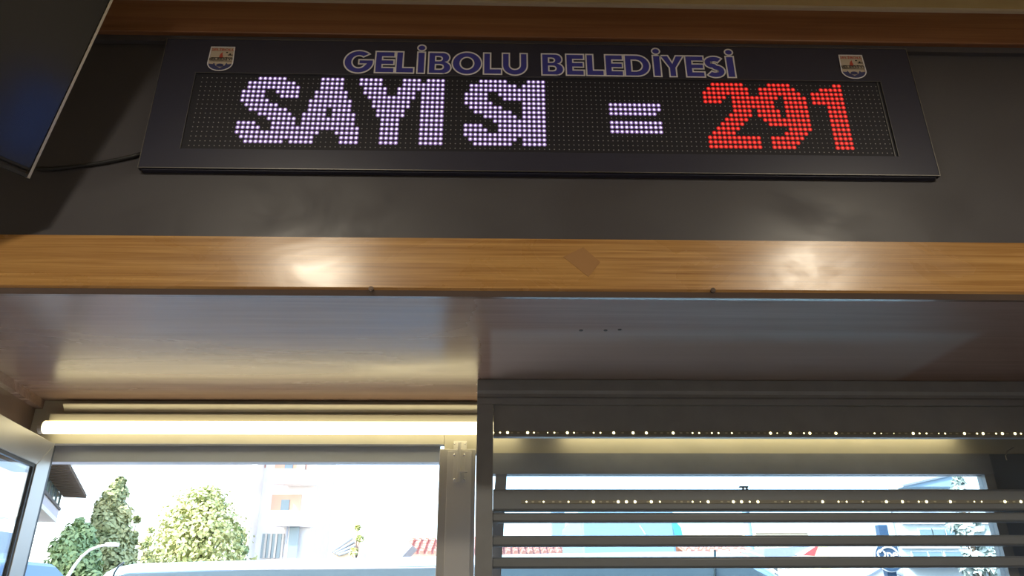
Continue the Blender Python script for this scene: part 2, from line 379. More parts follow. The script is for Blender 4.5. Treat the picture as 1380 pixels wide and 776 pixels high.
def strip(zc, yf, x0, lit):
    s = bx(x0, 1.498, yf-.0016, yf, zc-.0042, zc+.0042).build('led_strip', M_strip, sh)
    on = B(); off = B(); seen = sorted(lit)
    for x, r in seen:
        X = at(x, 583 if zc > 1.95 else 675, yf).x
        on.dome((X, yf-.0016, zc), (0, -1, 0), r, r*.8, 8)
    xs = [at(x, 600, yf).x for x, _ in seen]; X = x0+.012
    while X < 1.49:
        if min(abs(X-q) for q in xs) > .009: off.box(X-.003, X+.003, yf-.0026, yf-.0016, zc-.0018, zc+.0018)
        X += .0167
    o = on.build('lit_diode', M_diode, s, True, kind='stuff'); o = off.build('dead_diode', M_diode_off, s, kind='stuff')
S_, L_ = .0022, .0036
top_lit = [(665, S_), (674, S_), (684, L_), (711, L_), (719.5, S_), (738, .0015), (747, S_), (764.5, L_), (773.5, S_), (800, S_), (809, S_), (827, L_), (853, L_),
  (871, L_), (907, L_), (933, S_), (942, S_), (959, S_), (968, S_), (986, S_), (1038, L_), (1047, .0015), (1064.5, L_), (1083, S_), (1091, L_), (1126, L_), (1178, S_), (1187, .0015), (1204, .0012),
  (1230, L_), (1238.5, S_), (1248, S_), (1264.5, .0015), (1273, S_), (1299, L_), (1316, S_), (1324, L_), (1341.5, S_), (1350, L_), (1367, L_), (1375, S_)]
low_lit = [(709.5, S_), (732.5, S_), (766, S_), (799.5, L_), (833, L_), (844, L_), (855.5, L_), (877.5, L_), (889, S_), (933, S_), (943.5, .0012), (954, L_), (988, L_), (999, L_), (1010, S_), (1021, L_),
  (1054, .0012), (1064, .0012), (1108, L_), (1129.5, S_), (1140.5, S_), (1162, S_), (1194, L_), (1215.5, L_), (1237.5, S_), (1248, L_), (1280, L_), (1312, S_), (1322, S_), (1353.5, L_), (1375, L_)]
strip(2.0130, YS+.010, .002, top_lit)
strip(1.8418, YS+.008, .070, low_lit)
q = at(1003, 655.5, YS+.02)
B().box(q.x-.012, q.x+.010, YS+.018, YS+.028, 1.8785, 1.8815).box(q.x-.004, q.x-.001, YS+.018, YS+.028, 1.8732, 1.8785).box(q.x+.005, q.x+.008, YS+.018, YS+.028, 1.8732, 1.8785).build('clip', M_slat, sh)
hk = B().tube([(1.400, 2.103, 2.0), (1.395, 2.095, 1.985), (1.398, 2.092, 1.965), (1.412, 2.095, 1.955)], .0022, 6)
hk = B().tube([at(x, y, 2.10) for x, y in ((1366, 603), (1358, 608), (1355, 614), (1357, 620))], .0016, 6).build('wire_hook', M_aluL)
tag(hk, 'bent pale wire hook at the right end of the lintel', 'hook')

# ------------------------------------------------------------------ LED sign
YF = 1.288; K = YF/1.27
def zk(z): return 1.6+(z-1.6)*K
sg = thing('led_sign', (.1, 1.31, 2.404), 'black LED sign reading GELİBOLU BELEDİYESİ over SAYI SI = 291', 'sign')
X0, X1, Z0, Z1 = -.7055*K, .9025*K, zk(2.4045), zk(2.728)
bx0, bx1, bz0, bz1 = -.6320*K, .8290*K, zk(2.4495), zk(2.6395)
fr = B()                      # bezel front with a recessed display opening
fr.box(X0, X1, YF, YF+.0125, bz1, Z1); fr.box(X0, X1, YF, YF+.0125, Z0, bz0); fr.box(X0, bx0, YF, YF+.0125, bz0, bz1); fr.box(bx1, X1, YF, YF+.0125, bz0, bz1)
fr.build('bezel', M_frame, sg)
e = B(); t = .0012
e.box(X0-t, X0, YF-t, YF+.012, Z0-t, Z1+t); e.box(X1, X1+t, YF-t, YF+.012, Z0-t, Z1+t); e.box(X0, X1, YF-t, YF+.012, Z1, Z1+t)
e.box(X0, X1, YF-t, YF+.0015, Z0-t, Z0); e.build('edge_strip', M_edgemetal, sg)
bx(X0+.006, X1-.006, YF+.0035, 1.3035, Z0-.0035, Z0-.0002).build('back_box', M_frame, sg)
e = B(); e.box(bx0, bx1, YF-.0012, YF+.0029, bz1-.0012, bz1); e.box(bx0, bx0+.0012, YF-.0006, YF+.0029, bz0, bz1); e.box(bx1-.0012, bx1, YF-.0006, YF+.0029, bz0, bz1)
e.box(bx1-.0085, bx1-.0065, YF+.001, YF+.0029, bz0, bz1); e.build('inner_edge', mat('inner_edge', (.14, .14, .15), .4, metal=.6), sg)
bx(bx0, bx1, YF+.003, YF+.012, bz0, bz1).build('display_board', M_board, sg)
NC, PC, PR = 143, .01010*K, .01128*K
def led(c, r): return Vector((-.6165*K+c*PC, YF+.003, zk(2.6283)-r*PR))
def rows(spec):
    out = {}
    for part in spec.split(';'):
        r, sp = part.split(':'); a, *b = r.split('-')
        for rr in range(int(a), int(b[0] if b else a)+1):
            for q in sp.split(','):
                x, y = q.split('-'); out.setdefault(rr, []).append((int(x), int(y)))
    return {(c, r) for r, l in out.items() for x, y in l for c in range(x, y+1)}
glyphs = [('w', '0:12-17;1:10-19;2:10-20;3:9-13,16-20;4:9-13,17-20;5:9-14;6:10-16;7:11-18;8:13-19;9:15-20;10:9-12,16-20;11:9-13,16-20;12:9-20;13:10-19;14:11-18'),
 ('w', '0-2:25-29;3-4:24-30;5-6:23-31;7:23-26,28-31;8:22-26,28-32;9-10:22-32;11:21-33;12:21-25,29-33;13-14:20-24,30-33'),
 ('w', '0-1:33-37,42-45;2:34-38,41-45;3:34-38,41-44;4:35-44;5-6:36-43;7-8:37-42;9-14:38-41'),
 ('w', '0:47-50;1-14:46-50'),
 ('w', '0:58-63;1:56-65;2:56-66;3:55-59,62-66;4:55-59,63-66;5:55-60;6:56-62;7:57-64;8:59-65;9:61-66;10:55-58,62-66;11:55-59,62-66;12:55-66;13:56-65;14:57-64'),
 ('w', '0:68-71;1-14:67-71'),
 ('w', '5-6:85-95;7:85-94;9-11:85-95'),
 ('r', '0:107-113;1:106-114;2:105-114;3:105-109,111-115;4:105-108,111-115;5:111-115;6:111-114;7:110-114;8:109-113;9:108-112;10:107-111;11:106-110;12-14:105-115'),
 ('r', '0:119-123;1:117-124;2:117-125;3:116-120,122-126;4:116-119,122-126;5:116-119,122-126;6:116-120,122-126;7:116-120,122-126;8:117-126;9:118-126;10:122-126;11:121-125;12:118-124;13:118-123;14:118-122'),
 ('r', '0:133-134;1:130-134;2-4:128-134;5-14:131-134')]
done = set()
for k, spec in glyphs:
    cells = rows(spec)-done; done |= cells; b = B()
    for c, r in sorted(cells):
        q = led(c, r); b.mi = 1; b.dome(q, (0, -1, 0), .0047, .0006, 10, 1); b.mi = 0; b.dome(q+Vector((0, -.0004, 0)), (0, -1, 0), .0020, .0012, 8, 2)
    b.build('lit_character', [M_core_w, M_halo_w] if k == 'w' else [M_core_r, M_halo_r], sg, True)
b = B()
for r in range(16):
    for c in range(NC):
        if (c, r) not in done: b.dome(led(c, r), (0, -1, 0), .0013, .0011, 6, 1)
b.build('unlit_diodes', M_unlit, sg, True, kind='stuff')

# --- printed title: every letter a thin vinyl plate with a pale outline
def arc(cx, cz, rx, rz, a0, a1, n): return [(cx+rx*math.cos(math.radians(a0+(a1-a0)*i/n)), cz+rz*math.sin(math.radians(a0+(a1-a0)*i/n))) for i in range(n+1)]
SW, SH = .32, .25            # stem (share of a unit-wide box is handled per letter) and bar heights
def glyph(ch, a):            # contours in a box a wide, 1 high; first outer, further ones holes or separate
    s = .265
    if ch == 'E': return [[(0,0),(a,0),(a,.25),(s,.25),(s,.385),(a*.97,.385),(a*.97,.615),(s,.615),(s,.75),(a,.75),(a,1),(0,1)]]
    if ch == 'L': return [[(0,0),(a,0),(a,.26),(s,.26),(s,1),(0,1)]]
    if ch == 'İ': return [[(0,0),(a,0),(a,1),(0,1)], arc(a/2, 1.20, .155, .14, 0, 342, 19)]
    if ch == 'B':
        o = [(0,0)]+[(a-.27,0)]+arc(a-.28,.28,.28,.28,-90,70,9)+arc(a-.31,.745,.255,.255,-52,90,8)+[(0,1)]
        return [o, [(s,.20),(s,.42),(a-.42,.42)]+arc(a-.40,.31,.11,.11,90,-90,6)[1:-1]+[(a-.42,.20)], [(s,.60),(s,.80),(a-.46,.80)]+arc(a-.44,.70,.10,.10,90,-90,6)[1:-1]+[(a-.46,.60)]]
    if ch == 'D':
        return [[(0,0),(a-.52,0)]+arc(a-.50,.5,.50,.50,-88,88,14)+[(a-.52,1),(0,1)], [(s,.24),(s,.76),(a-.56,.76)]+arc(a-.55,.5,.26,.26,85,-85,8)+[(a-.56,.24)]]
    if ch == 'O': return [arc(a/2,.5,a/2,.53,0,352,44), arc(a/2,.5,a/2-.30,.28,352,0,30)]
    if ch == 'U':
        return [[(0,1),(0,.42)]+arc(a/2,.42,a/2,.45,180,360,18)+[(a,1),(a-s,1),(a-s,.44)]+arc(a/2,.44,a/2-s,.20,360,180,12)+[(s,1)]]
    if ch == 'Y':
        return [[(a/2-s/2,0),(a/2+s/2,0),(a/2+s/2,.42),(a,1),(a-.31,1),(a/2,.66),(.31,1),(0,1),(a/2-s/2,.42)]]
    if ch == 'G':
        o = arc(a*.5,.5,a*.5,.53,44,328,30); i = arc(a*.5,.5,a*.5-.30,.285,322,52,20)
        return [o+[(a*.99,.60),(a*.50,.60),(a*.50,.385),(a*.76,.385)]+[(a*.70,.30)]+i[1:]] if False else \
               [o[:-1]+arc(a*.5,.5,a*.5,.53,328,371,6)+[(a*.50,.60),(a*.50,.40),(a*.73,.40)]+arc(a*.5,.5,a*.5-.30,.285,325,52,20)]
    if ch == 'S':
        n = 40; L = []; Rr = []; path = []
        w = .135
        up_ = arc(a*.50,.70,a*.5-w*.9,.30-w,30,262,18); lo = arc(a*.50,.29,a*.5-w*.9,.31-w,82,-150,18)
        path = up_+lo
        for i, (x, z_) in enumerate(path):
            p0 = path[max(i-1, 0)]; p1 = path[min(i+1, len(path)-1)]; dx, dz = p1[0]-p0[0], p1[1]-p0[1]; l = math.hypot(dx, dz) or 1
            ww = w; nx, nz = -dz/l, dx/l
            L.append((x+nx*ww, z_+nz*ww)); Rr.append((x-nx*ww, z_-nz*ww))
        return [L+Rr[::-1]]
def fill(contours, y, th, name, m, parent):
    cu = bpy.data.curves.new(name, 'CURVE'); cu.dimensions = '2D'; cu.fill_mode = 'BOTH'; cu.extrude = th/2
    for c in contours:
        sp = cu.splines.new('POLY'); sp.points.add(len(c)-1); sp.use_cyclic_u = True
        for pt, (x, z_) in zip(sp.points, c): pt.co = (x, z_, 0, 1)
    tmp = bpy.data.objects.new('tmp', cu); me = bpy.data.meshes.new_from_object(tmp); bpy.data.objects.remove(tmp); bpy.data.curves.remove(cu)
    off = root_loc(parent)
    for v in me.vertices: v.co = Vector((v.co.x, y+v.co.z, v.co.y))-off
    me.materials.clear(); me.materials.append(m); me.name = name
    o = bpy.data.objects.new(name, me); COL.objects.link(o); o.parent = parent; return o
def ribbon(contours, y, w, name, m, parent):
    b = B()
    for c in contours:
        n = len(c); L = []
        for i in range(n):
            p0, p1, p2 = Vector(c[i-1]), Vector(c[i]), Vector(c[(i+1) % n])
            a = (p1-p0); e_ = (p2-p1)
            a = a.normalized() if a.length > 1e-9 else e_.normalized(); e_ = e_.normalized() if e_.length > 1e-9 else a
            nn = Vector((-(a.y+e_.y), a.x+e_.x)); nn = nn.normalized() if nn.length > 1e-6 else Vector((-a.y, a.x))
            k = w/2/max(.45, nn.dot(Vector((-a.y, a.x)))); L.append((p1+nn*k, p1-nn*k))
        for i in range(n):
            (a0, a1), (b0, b1) = L[i], L[(i+1) % n]
            b.add([(a0.x, y, a0.y), (b0.x, y, b0.y), (b1.x, y, b1.y), (a1.x, y, a1.y), (a0.x, y+.0006, a0.y), (b0.x, y+.0006, b0.y), (b1.x, y+.0006, b1.y), (a1.x, y+.0006, a1.y)],
                  [(0, 1, 2, 3), (4, 7, 6, 5), (0, 4, 5, 1), (3, 2, 6, 7)])
    return b.build(name, m, parent)
zb = at(519, 98.9, YF).z; zt = at(519, 70.3, YF).z; hL = zt-zb
word = [('G', 463.8, 503.8), ('E', 506, 532.0), ('L', 534, 558.3), ('İ', 561.2, 574.2), ('B', 577.6, 608.1), ('O', 609.5, 649.2), ('L', 651.7, 676.0), ('U', 677.0, 710.5),
        ('B', 729.9, 759.4), ('E', 762.6, 786.8), ('L', 789.9, 813.5), ('E', 815.3, 839.4), ('D', 841.6, 875.5), ('İ', 878.6, 891.6), ('Y', 889.8, 922.0), ('E', 923.5, 948.5), ('S', 949.4, 975.5), ('İ', 977.3, 990.9)]
for ch, xa, xb in word:
    ym = 84+(xa-519)*.013; A = at(xa, ym, YF).x; Bx = at(xb, ym, YF).x
    if ch == 'İ': A += .0022; Bx -= .0022
    gl = [[(A+x*hL, zb+z_*hL) for x, z_ in c] for c in glyph(ch, (Bx-A)/hL)]
    lt = fill(gl, YF-.0008, .0012, 'letter', M_blue, sg); ribbon(gl, YF-.0022, .0031, 'letter_outline', M_outl, lt)

# --- crests at both ends of the title
def text(body, x, z_, size, y, m, parent, name, xs=1.0):
    cu = bpy.data.curves.new('t', 'FONT'); cu.body = body; cu.size = size; cu.align_x = 'CENTER'; cu.offset = size*.018
    tmp = bpy.data.objects.new('tmp', cu); me = bpy.data.meshes.new_from_object(tmp); bpy.data.objects.remove(tmp); bpy.data.curves.remove(cu)
    off = root_loc(parent)
    for v in me.vertices: v.co = Vector((x+v.co.x*xs, y, z_+v.co.y))-off
    me.materials.clear(); me.materials.append(m); me.name = name
    o = bpy.data.objects.new(name, me); COL.objects.link(o); o.parent = parent; return o
def crest(xl, yt, xr, yb):
    A = at(xl, (yt+yb)/2, YF).x; C = at(xr, (yt+yb)/2, YF).x; zt_ = at((xl+xr)/2, yt, YF).z; zb_ = at((xl+xr)/2, yb, YF).z
    w, h, cx = C-A, zt_-zb_, (A+C)/2
    def pt(u, v): return (A+u*w, zb_+v*h)
    shield = [pt(.03, 1), pt(0, .32)]+[pt(.5+.5*math.cos(t), .32+.32*math.sin(t)) for t in [math.pi+math.pi*i/12 for i in range(1, 12)]]+[pt(1, .32), pt(.97, 1)]
    e_ = fill([shield], YF-.0006, .0010, 'crest', M_crest, sg)
    low = [pt(.03, .30), pt(.20, .28), pt(.25, .34), pt(.32, .22), pt(.5, .12), pt(.68, .22), pt(.75, .34), pt(.80, .28), pt(.97, .30)]
    low += [pt(.5+.47*math.cos(t), .30+.27*math.sin(t)) for t in [-math.pi*i/12 for i in range(1, 12)]]
    fill([low], YF-.0014, .0005, 'crest_base', M_navy, e_)
    fill([[pt(.5+.15*math.cos(t), .235+.065*math.sin(t)) for t in [2*math.pi*i/14 for i in range(14)]]], YF-.0019, .0004, 'crest_roundel', M_navy, e_)
    fill([[pt(.40, .60), pt(.44, .54), pt(.52, .55), pt(.56, .62), pt(.52, .70), pt(.52, .80), pt(.44, .72)]], YF-.0014, .0005, 'crest_flame', M_red, e_)
    k = B()
    for v0, v1 in ((.555, .57), (.41, .425)):
        a = pt(.06, v0); b_ = pt(.94, v1); k.box(a[0], b_[0], YF-.0016, YF-.0012, a[1], b_[1])
    for u0, v0, u1, v1 in ((.44, .53, .60, .555), (.74, .66, .95, .685), (.80, .685, .86, .74), (.66, .76, .73, .80)):
        a = pt(u0, v0); b_ = pt(u1, v1); k.box(a[0], b_[0], YF-.0021, YF-.0017, a[1], b_[1])
    k.build('crest_line', M_black, e_)
    x, z_ = pt(.5, .86); text('GELİBOLU', x, z_, h*.125, YF-.0016, M_red, e_, 'crest_lettering', 1.25*w/h/.72)
    x, z_ = pt(.5, .445); text('BELEDİYE', x, z_, h*.135, YF-.0022, M_black, e_, 'crest_lettering', 1.35*w/h/.72)
    ribbon([shield], YF-.0026, .0022, 'crest_border', M_outl, e_)
crest(281.5, 64.5, 315, 96); crest(1132.5, 75.5, 1165, 106.5)

# ------------------------------------------------------------------ cable between sign and television
pts = [at(x, y, 1.2995) for x, y in ((191, 207), (178, 211), (160, 215), (140, 219), (118, 222), (95, 225), (70, 228), (50, 227))]
cb = B().tube(pts, .0042, 8).build('power_cable', M_cable, smooth=True); tag(cb, 'thin black cable sagging along the dark wall from sign to television', 'cable')

# ------------------------------------------------------------------ television, tilted down in the upper left corner
TA, TT = math.radians(35), math.radians(22)
tb = Vector((-math.sin(TA), -math.cos(TA), 0)); tn_h = Vector((math.cos(TA), -math.sin(TA), 0))
tu = (tn_h*math.sin(TT)+up*math.cos(TT)); tn = (tn_h*math.cos(TT)-up*math.sin(TT))
T0 = at(45, 243, 1.2)
def tv(u, v, w): return T0 + tb*u + tu*v + tn*w
def tbx(u0, u1, v0, v1, w0, w1): return B().prism([tv(u0, v0, w0), tv(u1, v0, w0), tv(u1, v1, w0), tv(u0, v1, w0)], tn*(w1-w0))
TWd, THt = .86, .49
t_ = thing('television', tuple(tv(TWd/2, .2, -.1)), 'black flat television tilted down in the upper left corner', 'television')
tbx(.012, TWd-.012, .012, THt-.012, -.030, .0).build('bezel', M_tv, t_, bevel=.003)
tbx(.0135, TWd-.0135, .018, THt-.0135, .0002, .0012).build('screen', M_tvscreen, t_)
for a in ((0.0075, .012, 0, THt), (TWd-.012, TWd-.0075, 0, THt)):
    B().prism([tv(a[0], a[2], -.014), tv(a[1], a[2], -.014), tv(a[1], a[3], -.014), tv(a[0], a[3], -.014)], tn*.017).build('side_edge', M_tvedge, t_)
for v0 in (0, THt-.006): B().prism([tv(.006, v0, -.014), tv(TWd-.006, v0, -.014), tv(TWd-.006, v0+.006, -.014), tv(.006, v0+.006, -.014)], tn*.016).build('long_edge', M_tv, t_)
tbx(.10, TWd-.10, .05, .34, -.070, -.030).build('back_housing', M_tv, t_, bevel=.01)
mid = tv(TWd/2, .22, -.07)
br = B().tube([mid, mid-tn*.10, Vector((mid.x-tn.x*.1, mid.y-tn.y*.1, ZC-.012))], .017, 10); br.tube([(mid.x-tn.x*.1, mid.y-tn.y*.1, ZC-.014), (mid.x-tn.x*.1, mid.y-tn.y*.1, ZC)], .06, 16)
br.build('ceiling_bracket', M_tv, t_)

# ------------------------------------------------------------------ ceiling fixtures
cl = thing('ceiling_lamp', (.26, 1.03, ZC), 'round cream flush ceiling lamp against the top beam, cut by the picture edge', 'lamp')
def disc(cx, cy, prof, n=40):
    b = B(); vs = []; fs = []
    for r, z_ in prof:
        for k in range(n): vs.append((cx+r*math.cos(2*math.pi*k/n), cy+r*math.sin(2*math.pi*k/n), z_))
    for i in range(len(prof)-1):
        for k in range(n): fs.append((i*n+k, (i+1)*n+k, (i+1)*n+(k+1) % n, i*n+(k+1) % n))
    fs.append(tuple((len(prof)-1)*n+k for k in range(n))); return b.add(vs, fs)
disc(.26, 1.03, [(.175, ZC), (.175, 2.83), (.168, 2.818), (.155, 2.815)]).build('rim', M_white, cl)
disc(.26, 1.03, [(.150, 2.83), (.150, 2.816), (.13, 2.808), (.09, 2.803), (.04, 2.801)]).build('diffuser', M_white, cl, True)
first = None
for i, (lx, ly) in enumerate(LAMPS):
    lab = ('recessed round downlight overhead at the left', 'recessed round downlight overhead at the right')[i]
    if first is None:
        first = dl = thing('downlight_fixture', (lx, ly, ZC), lab, 'lamp', 'ceiling downlights overhead')
        disc(lx, ly, [(.095, ZC), (.095, 2.838), (.085, 2.832), (.075, 2.832), (.072, ZC-.002)]).build('ring', M_white, dl)
        disc(lx, ly, [(.071, ZC-.0005), (.071, 2.828), (.060, 2.822)]).build('lens', M_white, dl)
    else:
        dl = copy_tree(first); dl.location = (lx, ly, ZC); dl['label'] = lab

# ------------------------------------------------------------------ outside: ground
st('ground', bx(-60, 60, -60, 140, -.25, -.15), M_asph)
st('pavement', bx(-12, 12, 2.25, 4.2, -.15, -.02), M_pave)
GZ = -.15

# near van: long pale roof and side seen over the sill
VY = 5.0
vn = thing('white_van', (-.3, VY+.95, GZ), 'pale bluish-white van parked just outside, its long roof along the sill', 'van')
prof = [(-2.52, .35), (-2.56, .75), (-2.54, 1.25)] + [(at(x, y, VY).x, at(x, y, VY).z) for x, y in ((121, 782), (125, 775), (133, 767), (146, 760.5), (165, 757), (250, 754.5), (350, 751.8), (470, 749.3), (590, 746.6), (700, 744), (800, 742), (880, 740.6), (960, 740), (990, 741.5), (1015, 747), (1040, 760), (1062, 777))]
prof += [(2.15, 1.50), (2.45, 1.15), (2.95, 1.02), (3.12, .80), (3.15, .35)]
def section(pr, y, inset):
    cx = sum(p_[0] for p_ in pr)/len(pr); return [(x+(cx-x)*inset*.02, y, z_-inset*.06 if z_ > 1.0 else z_) for x, z_ in pr]
secs = [(VY, 1.15), (VY+.03, .62), (VY+.09, .22), (VY+.19, 0.0), (VY+.95, -.35), (VY+1.71, 0), (VY+1.81, .22), (VY+1.87, .62), (VY+1.9, 1.15)]
body = B(); n = len(prof); vs = []; fs = []
for y, ins in secs: vs += section(prof, y, ins)
for i in range(len(secs)-1):
    for k in range(n): fs.append((i*n+k, i*n+(k+1) % n, (i+1)*n+(k+1) % n, (i+1)*n+k))
fs.append(tuple(range(n))); fs.append(tuple((len(secs)-1)*n+k for k in range(n-1, -1, -1)))
body.add(vs, fs).build('body', M_van, vn, True)
def vpt(x, y): return at(x, y, VY-.004)
g = B().tube([vpt(x, y) for x, y in ((163, 770), (250, 768), (350, 767), (470, 766.2), (590, 764.5))]+[at(700, 763.5, VY-.004), at(940, 762, VY-.004)], .0045, 6)
g.build('gutter', M_slate, vn)
B().tube([vpt(x, y) for x, y in ((167, 757.5), (160, 763), (155, 770), (150, 782))], .006, 6).build('door_seam', M_darkglass, vn)
B().tube([at(963.5, y, VY-.003) for y in (741, 755, 776, 800)], .007, 6).build('door_seam', M_darkglass, vn)
B().tube([at(x, y, VY-.01) for x, y in ((968, 742), (995, 746), (1020, 755), (1048, 772), (1070, 790))], .007, 6).build('pillar_trim_highlight', M_swhite, vn); B().tube([at(x, y, VY+.03) for x, y in ((985, 740.5), (1012, 744), (1035, 753), (1060, 769), (1085, 788))], .007, 6).build('pillar_trim_highlight', M_swhite, vn)  # white lines along the pillar trim, painted in as its highlights
for k, (x0, x1) in enumerate(((-2.2, -1.1), (-1.0, .2), (.3, 1.2))): B().prism([(x0, VY-.008, 1.12), (x1, VY-.008, 1.12), (x1-.03, VY-.008, 1.62), (x0+.03, VY-.008, 1.62)], (0, .01, 0)).build('side_window', M_darkglass, vn)
B().prism([(2.03, VY+.16, 1.66), (2.43, VY+.1, 1.22), (2.43, VY+1.8, 1.22), (2.03, VY+1.74, 1.66)], (.012, 0, .012)).build('windscreen', M_darkglass, vn)
for x in (-1.7, 2.3):
    for y in (VY+.02, VY+1.68):
        w_ = B().tube([(x, y-.005, GZ+.33), (x, y+.205, GZ+.33)], .33, 24).build('wheel', M_rubber, vn); B().tube([(x, y-.012, GZ+.33), (x, y-.006, GZ+.33)], .19, 16).build('hubcap', M_steel, w_)

# taller vehicle behind it
TY = 11.0
a, c = at(784, 710, TY), at(909, 710, TY); zt = at(850, 684, TY).z
tk = thing('box_truck', ((a.x+c.x)/2, TY+1.6, GZ), 'tall pale blue box truck behind the van, between the shutter slats', 'truck')
bx(a.x, c.x, TY, TY+3.2, .55, zt).build('cargo_box', M_truck, tk, bevel=.03)
bx(a.x+.08, c.x-.08, TY+3.2, TY+4.8, .45, zt-.6).build('cab', M_truck, tk, bevel=.08)
bx(a.x+.1, c.x-.1, TY+.1, TY+4.6, GZ+.4, .55).build('chassis', M_rubber, tk)
B().prism([tuple(at(x, y, TY-.05)) for x, y in ((906, 704), (912, 704), (918, 711), (920, 721), (910, 721))], (0, .04, 0)).build('side_flap', M_teal, tk)
B().tube([at(x, y, TY-.01) for x, y in ((862, 708), (870, 720))], .008, 5).build('reflection_line', M_swhite, tk)  # white line drawn in for a faint reflection on the cargo panel
for x in (a.x+.12, c.x-.32):
    for y in (TY+.7, TY+3.9): B().tube([(x, y, GZ+.36), (x+.2, y, GZ+.36)], .36, 20).build('wheel', M_rubber, tk)

# ------------------------------------------------------------------ trees
def tree(name, base, top, wid, m, label, nclump=26, nleaf=130, conif=False, leaf=.10, group=None, fill_=0):
    t = thing(name, (base[0], base[1], GZ), label, 'tree', group)
    h = top-GZ; b = B(); tr = B()
    tr.tube([(base[0], base[1], GZ), (base[0]+.03*h*.3, base[1], GZ+h*.45), (base[0], base[1], GZ+h*.86)], [.022*h, .015*h, .004*h], 8)
    for i in range(nclump):
        f = (i+.5)/nclump; zz = GZ+h*(.22+.76*f)
        rr = wid*(((1-f)**.75)*.9+.10 if conif else math.sqrt(max(.05, 1-(2*f-.95)**2))*.85)
        a = i*2.399+random.uniform(-.3, .3); rad = rr*random.uniform(.25, .72)
        c = Vector((base[0]+rad*math.cos(a), base[1]+rad*math.sin(a), zz+random.uniform(-.04, .04)*h))
        tr.tube([(base[0], base[1], max(GZ+h*.25, zz-.14*h)), tuple(c)], [.006*h, .002*h], 5)
        cr = rr*random.uniform(.38, .62)+.05*wid
        for k in range(nleaf):
            d = Vector((random.gauss(0, 1), random.gauss(0, 1), random.gauss(0, .8))).normalized()*cr*random.uniform(.55, 1.02)
            q = c+d; n_ = (d.normalized()+Vector((random.uniform(-.7, .7), random.uniform(-.7, .7), random.uniform(-.2, .9)))).normalized()
            u = n_.orthogonal().normalized(); u.rotate(Matrix.Rotation(random.uniform(0, 6.28), 3, n_)); w = n_.cross(u); s_ = leaf*random.uniform(.7, 1.4)
            b.add([q-u*s_, q+w*s_*.55, q+u*s_, q-w*s_*.55], [(0, 1, 2, 3)])
    b.build('foliage', m, t); tr.build('trunk', M_bark, t); return t
def tree_px(xc, ytop, halfw, Y, m, label, **k):
    p0 = at(xc, 760, Y); p1 = at(xc, ytop, Y); w = abs(at(xc+halfw, 740, Y).x-at(xc-halfw, 740, Y).x)/2
    return tree(k.pop('name', 'tree'), (p0.x, Y), p1.z, w, m, label, **k)
tree_px(137, 648, 58, 24, M_leafD, 'tall sunlit cypress standing left behind the van roof', conif=True, nclump=90, nleaf=260, leaf=.085, name='cypress_tree', fill_=1)
tree_px(98, 705, 44, 20, M_leaf, 'bushy bright green tree below the glazed balcony at far left', nclump=60, nleaf=240, leaf=.075)
tree_px(172, 700, 16, 27, M_leafD, 'narrow dark conifer just right of the tall cypress', conif=True, nclump=22, leaf=.13, name='cypress_tree', fill_=1)
tree_px(196, 706, 18, 35, M_leafY, 'small yellowing tree between cypress and the broad tree', nclump=16, leaf=.13)
tree_px(262, 660, 82, 30, M_leafY, 'broad yellow-green tree in the middle of the open window', nclump=90, nleaf=150, leaf=.09)
tree_px(318, 712, 16, 36, M_leaf, 'thin green tree against the white apartment tower', nclump=18, leaf=.17)
tree_px(1316, 640, 30, 13.0, M_leafP, 'silvery pale tree standing in for window reflections at far right', nclump=22, nleaf=70, leaf=.10)  # tree added to imitate sparkling reflections in the window glass

# ------------------------------------------------------------------ left glazed building
LY = 32.0
dv = ray(199, 821); dv = Vector((dv.x, dv.y, 0)).normalized(); nv = Vector((dv.y, -dv.x, 0))
lb0 = at(79, 690, LY); lb0.z = 0
def LB(t, w, z_): return lb0 + dv*t + nv*w + up*z_
def lbb(t0, t1, w0, w1, z0, z1, b=None): return (b or B()).prism([LB(t0, w0, z0), LB(t1, w0, z0), LB(t1, w1, z0), LB(t0, w1, z0)], (0, 0, z1-z0))
zE, zSl, zG = at(106, 661, LY).z, at(92, 704, LY).z, at(95, 688, LY).z
lb = thing('glazed_house', tuple(LB(-8, -4, GZ)), 'house with glazed upper balcony and tiled eaves at the far left', 'house')
lbb(-16, -.6, -8, -1.5, GZ, zSl).build('lower_wall', M_bbeige, lb)
lbb(-16, 0, -8, 0, zSl, zSl+.16).build('slab', M_bwhite, lb)
lbb(-16, 0, -.14, 0, zSl+.16, zG).build('parapet', M_lilac, lb)
lbb(-16, 0, -.20, .06, zG, zG+.10).build('parapet_rail', M_tileg, lb)
lbb(-16, -.05, -8, -.45, zSl+.16, zE).build('upper_wall', M_bwhite, lb)
for k in range(12): lbb(-.1-1.25*(k+1)+.06, -.1-1.25*k, -.10, -.06, zG+.1, zE-.1).build('pane', M_bglass, lb)
for k in range(13): lbb(-.1-1.25*k, -.04-1.25*k, -.14, -.02, zG+.1, zE-.05).build('mullion', M_alu, lb)
B().prism([LB(-16, .75, zE-.12), LB(-16, .75, zE+.06), LB(-16, -4, zE+1.5), LB(-16, -4, zE+1.3)], dv*16.7).build('eave', M_tileg, lb)
b = B()
for k in range(44): lbb(-15.9+.375*k, -15.75+.375*k, .0, .85, zE-.22, zE-.08, b)
b.build('rafters', M_bark, lb, kind='stuff')

